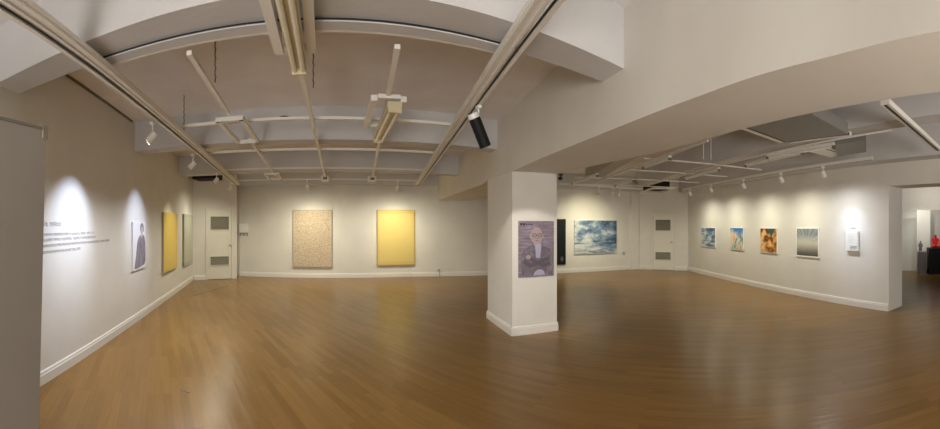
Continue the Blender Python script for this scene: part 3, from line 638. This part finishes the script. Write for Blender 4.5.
# ------------------------------------------------------------------ right hall ceiling gear
rail('long white track with black slot crossing the near right ceiling', (3.1, -0.02, 2.60), (4.95, -0.78, 2.60), 0.085, 0.05, True, 'lighting_track', 'track')
rail('white rail along the right hall, over the centre', (7.6, 5.9, 2.64), (4.2, -0.1, 2.66), 0.022, 0.02)
rail('white rail along the right hall, close to the deep beam', (6.3, 6.6, 2.64), (4.1, 2.2, 2.64), 0.03, 0.03)
for k, (s, ds) in enumerate(((0.9, 'farthest'), (2.3, 'second farthest'), (3.7, 'middle'), (5.0, 'second nearest'))):
    a = wpt(RW, s, 0.85); b = wpt(RW, s, 4.2 if k < 2 else 3.4)
    rail('white cross rail in the right hall ceiling, %s' % ds, (a.x, a.y, 2.69), (b.x, b.y, 2.69), 0.05, 0.02)
def slab_thing(name, label, cat, pts, z0, z1, m, frame=None):
    c = Vector((sum(p[0] for p in pts)/len(pts), sum(p[1] for p in pts)/len(pts), z0)); t = thing(name, label, cat, tuple(c))
    bm = bmesh.new(); prism(bm, [(x-c.x, y-c.y) for x, y in pts], 0, z1-z0); obj('panel', bm, m, t)
    for i in (frame or ()):
        a = Vector((*pts[i], 0)); b = Vector((*pts[(i+1) % len(pts)], 0)); a -= Vector((c.x, c.y, 0)); b -= Vector((c.x, c.y, 0)); ctr = Vector((0, 0, 0))
        o_ = ((a+b)/2-ctr).normalized()*0.075
        bm = bmesh.new(); bar(bm, a+o_, b+o_, 0.07, 0.05); obj('side_rail', bm, M_RAIL, t)
        o_ = o_.normalized()*0.022
        bm = bmesh.new(); bar(bm, a+o_, b+o_, 0.03, 0.03); obj('side_slot', bm, M_SLOT, t)
slab_thing('ceiling_unit', 'large grey ceiling unit edged by white rails beside the deep beam', 'air conditioner', [(3.75, 1.50), (4.58, 1.27), (4.32, 0.42), (3.50, 0.70)], 2.66, 2.80, M_DUCT, (0, 1))
slab_thing('ceiling_unit', 'grey ceiling duct box right of the large grey unit', 'duct', [(4.88, 0.66), (5.70, 0.73), (5.39, 0.25), (4.63, 0.22)], 2.66, 2.80, M_DUCT)
slab_thing('ceiling_panel', 'small white ceiling panel with dark edge over the right wall', 'panel', [(5.30, 1.23), (5.08, 1.02), (5.70, 0.66), (5.98, 0.88)], 2.70, 2.72, M_WHITE, (1,))
def strip(label, a, b, z=2.627, group='unlit strip lamps in the right hall'):
    a, b = Vector((*a, z)), Vector((*b, z)); c = (a+b)/2; t = thing('strip_lamp', label, 'lamp', tuple(c), 0, group); a -= c; b -= c; d = (b-a).normalized()
    bm = bmesh.new(); bar(bm, a+Vector((0, 0, 0.022)), b+Vector((0, 0, 0.022)), 0.05, 0.04); obj('housing', bm, M_RAIL, t)
    bm = bmesh.new(); cyl(bm, a+d*0.03, b-d*0.03, 0.014, seg=12); obj('tube', bm, M_WHITE, t)
    for q in (a, b):
        e = d*0.015; bm = bmesh.new(); bar(bm, q-e+Vector((0, 0, -0.018)), q+e+Vector((0, 0, -0.018)), 0.045, 0.0395); obj('end_cap', bm, M_GREY, t)
strip('unlit white strip lamp below the large grey ceiling unit', (5.42, 1.82), (4.86, 0.67))
strip('unlit white strip lamp farther right, close to the spotlight track', (6.05, 2.45), (5.20, 1.20))
strip('unlit strip lamp near the deep beam in the right hall', (5.02, 4.0), (4.58, 3.12), 2.5782)
strip('unlit strip lamp beyond the pair of rods', (7.15, 4.45), (6.25, 3.10))
strip('unlit strip lamp at the far left of the right hall ceiling', (5.97, 7.15), (5.40, 5.60))
strip('unlit strip lamp nearer the three small spotlights', (7.2, 6.75), (6.65, 5.62))
loop('white frame around a dark gap, at the far end of the right hall ceiling', [(9.15, 7.55), (8.15, 6.15), (8.55, 5.75), (9.75, 7.05)], 2.585)
bm = bmesh.new(); prism(bm, [(-0.35, -0.15), (0.15, -0.45), (0.45, 0.2), (-0.05, 0.45)], 0, 0.25); o = obj('ceiling_dark_box', bm, M_BLACK); o.location = (9.02, 6.72, 2.66); tag(o, 'black box filling the dark opening in the far corner of the right hall ceiling', 'duct')  # black box makes the opening inside the white frame dark
for x, y, ds in ((5.37, 2.82, 'right'), (5.25, 2.9, 'left')):
    bm = bmesh.new(); cyl(bm, (0, 0, 0), (0, 0, H-2.665), 0.007, seg=8); o = obj('hanging_rod', bm, M_RAIL); o.location = (x, y, 2.663); tag(o, 'thin %s rod of the pair hanging from the right hall ceiling' % ds, 'rod')

# ------------------------------------------------------------------ next room
bm = bmesh.new(); box(bm, -0.03, 0.03, -0.24, 0.24, 0, 2.04, bev=0.004); o = obj('display_partition', bm, M_WALL); o.location = (11.62, -1.34, 0); o.rotation_euler.z = 0.25
tag(o, 'bright white upright panel seen through the opening behind the plinths', 'panel')
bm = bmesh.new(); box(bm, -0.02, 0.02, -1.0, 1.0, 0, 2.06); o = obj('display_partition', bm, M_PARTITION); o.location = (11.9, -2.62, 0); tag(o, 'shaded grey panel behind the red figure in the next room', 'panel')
bm = bmesh.new(); box(bm, -0.15, 0.15, -0.13, 0.13, 0, 0.70, bev=0.004); o = obj('plinth', bm, M_PLINTHG); o.location = (11.20, -1.24, 0); tag(o, 'dark grey plinth under the small grey figure', 'plinth')
bm = bmesh.new(); box(bm, -0.3, 0.3, -0.4, 0.4, 0, 0.82, bev=0.004); o = obj('plinth', bm, M_BLACK); o.location = (11.25, -1.84, 0); tag(o, 'wide black plinth under the red seated figure', 'plinth')
def figure(name, label, loc, verts, edges, radii, m, rz=0):
    me = bpy.data.meshes.new(name); me.from_pydata(verts, edges, []); o = bpy.data.objects.new(name, me); C.objects.link(o)
    md = o.modifiers.new('skin', 'SKIN'); 
    for i, rr in enumerate(radii): me.skin_vertices[0].data[i].radius = (rr, rr)
    me.skin_vertices[0].data[0].use_root = True
    s = o.modifiers.new('sub', 'SUBSURF'); s.levels = 2; s.render_levels = 2
    me.materials.append(m); o.location = loc; o.rotation_euler.z = rz; tag(o, label, 'sculpture')
    return o
def skinned(name, label, loc, verts, edges, radii, m, rz=0):
    me = bpy.data.meshes.new(name); me.from_pydata(verts, edges, []); o = bpy.data.objects.new(name, me); C.objects.link(o)
    o.modifiers.new('skin', 'SKIN')
    if not me.skin_vertices:
        bpy.context.view_layer.objects.active = o
    return o
def skin_fig(name, label, loc, verts, edges, radii, m, rz=0):
    bm = bmesh.new(); lay = bm.verts.layers.skin.verify(); vs = []
    for i, (v, rr) in enumerate(zip(verts, radii)):
        x = bm.verts.new(v); x[lay].radius = (rr, rr); x[lay].use_root = (i == 0); vs.append(x)
    for a, b in edges: bm.edges.new((vs[a], vs[b]))
    me = bpy.data.meshes.new(name); bm.to_mesh(me); bm.free(); me.materials.append(m)
    o = bpy.data.objects.new(name, me); C.objects.link(o); o.modifiers.new('skin', 'SKIN').use_smooth_shade = True
    s = o.modifiers.new('sub', 'SUBSURF'); s.levels = 2; s.render_levels = 2
    o.location = loc; o.rotation_euler.z = rz; tag(o, label, 'sculpture'); return o
# seated figure, facing -y locally: pelvis root, torso, neck, head, legs folded, arms on the knees
V = [(0,0,.075),(0,0,.17),(0,0,.27),(0,-.005,.33),(0,-.01,.375),(0,-.01,.44),(.06,-.05,.07),(.13,-.12,.06),(.03,-.17,.045),(-.06,-.05,.07),(-.13,-.12,.06),(-.03,-.17,.045),(.085,0,.29),(.115,-.02,.20),(.10,-.10,.12),(-.085,0,.29),(-.115,-.02,.20),(-.10,-.10,.12)]
Eg = [(0,1),(1,2),(2,3),(3,4),(4,5),(0,6),(6,7),(7,8),(0,9),(9,10),(10,11),(2,12),(12,13),(13,14),(2,15),(15,16),(16,17)]
Rd = [.085,.07,.075,.032,.05,.042,.055,.045,.03,.055,.045,.03,.034,.026,.02,.034,.026,.02]
skin_fig('sculpture', 'red seated figure sculpture on the black plinth', (11.22, -1.68, 0.815), V, Eg, Rd, M_REDSC, -PI/2)
V2 = [(0,0,.15),(0,0,.20),(0,0,.26),(0,0,.29),(0,-.005,.325),(0,0,.355),(.025,0,.08),(.028,0,.015),(-.025,0,.08),(-.028,0,.015),(.05,0,.255),(.06,-.01,.19),(.045,-.04,.15),(-.05,0,.255),(-.06,-.01,.19),(-.045,-.04,.15)]
E2 = [(0,1),(1,2),(2,3),(3,4),(4,5),(0,6),(6,7),(0,8),(8,9),(2,10),(10,11),(11,12),(2,13),(13,14),(14,15)]
R2 = [.045,.04,.042,.018,.03,.026,.03,.024,.03,.024,.02,.016,.013,.02,.016,.013]
skin_fig('sculpture', 'small dark grey standing figure on the grey plinth', (11.20, -1.20, 0.695), V2, E2, R2, M_GREYSC, -PI/2)
lamp((10.4, -0.6, 2.9), (11.6, -1.34, 1.2), 60, 60, (1.0, 0.98, 0.88), 1.0, 0.05)
lamp((10.3, -2.3, 2.95), (12.0, -1.0, 1.6), 50, 120, NEUT, 1.0, 0.1)

# ------------------------------------------------------------------ floor scraps
bm = bmesh.new(); bar(bm, (-0.19, -0.72, 0.0005), (0.19, 0.72, 0.0005), 0.02, 0.002); o = obj('floor_mark', bm, M_GREY); o.location = (-2.62, 8.0, 0); tag(o, 'thin dark line on the floor near the left wall', 'mark')
bm = bmesh.new(); bar(bm, (-0.05, 0.01, 0.0005), (0.05, -0.01, 0.0005), 0.012, 0.002); o = obj('floor_mark', bm, M_GREY); o.location = (-1.27, 3.05, 0); tag(o, 'short dark scratch on the floor in front of the left wall', 'mark')

# ------------------------------------------------------------------ general light: added unseen fill lamps behind the viewer
def area(loc, size, power, col, rot=(0, 0, 0)):
    ld = bpy.data.lights.new('fill_light', 'AREA'); ld.shape = 'DISK'; ld.size = size; ld.energy = power; ld.color = col
    o = bpy.data.objects.new('fill_light', ld); C.objects.link(o); o.location = loc; o.rotation_euler = rot; return o
area((-0.3, -3.6, 0.8), 2.2, 28, (1, 0.97, 0.94), (math.radians(150), 0, 0))
area((-1.2, -2.9, 1.3), 1.4, 78, (1, 0.96, 0.9), Vector((0.8, 0.5, 0.42)).to_track_quat('-Z', 'Y').to_euler())
w = bpy.data.worlds.new('World'); bpy.context.scene.world = w; w.use_nodes = True
w.node_tree.nodes['Background'].inputs[0].default_value = (0.9, 0.85, 0.8, 1); w.node_tree.nodes['Background'].inputs[1].default_value = 0.05

# ------------------------------------------------------------------ camera (phone panorama: central cylindrical)
F = 355.0; PXF = 325.0; YH = 225.0
cd = bpy.data.cameras.new('Camera'); cam = bpy.data.objects.new('Camera', cd); C.objects.link(cam)
cd.type = 'PANO'; cd.panorama_type = 'CENTRAL_CYLINDRICAL'
cd.central_cylindrical_range_u_min = -470/F; cd.central_cylindrical_range_u_max = 470/F
cd.central_cylindrical_range_v_min = -(429-YH)/F; cd.central_cylindrical_range_v_max = YH/F
cd.central_cylindrical_radius = 1.0; cd.clip_start = 0.02
cam.location = (0, 0, 1.55); cam.rotation_euler = (PI/2, 0, -(470-PXF)/F)
sc = bpy.context.scene; sc.camera = cam
sc.view_settings.view_transform = 'Standard'; sc.view_settings.look = 'None'; sc.view_settings.gamma = 1.0
sc.view_settings.use_curve_mapping = False
sc.view_settings.exposure = 1.15
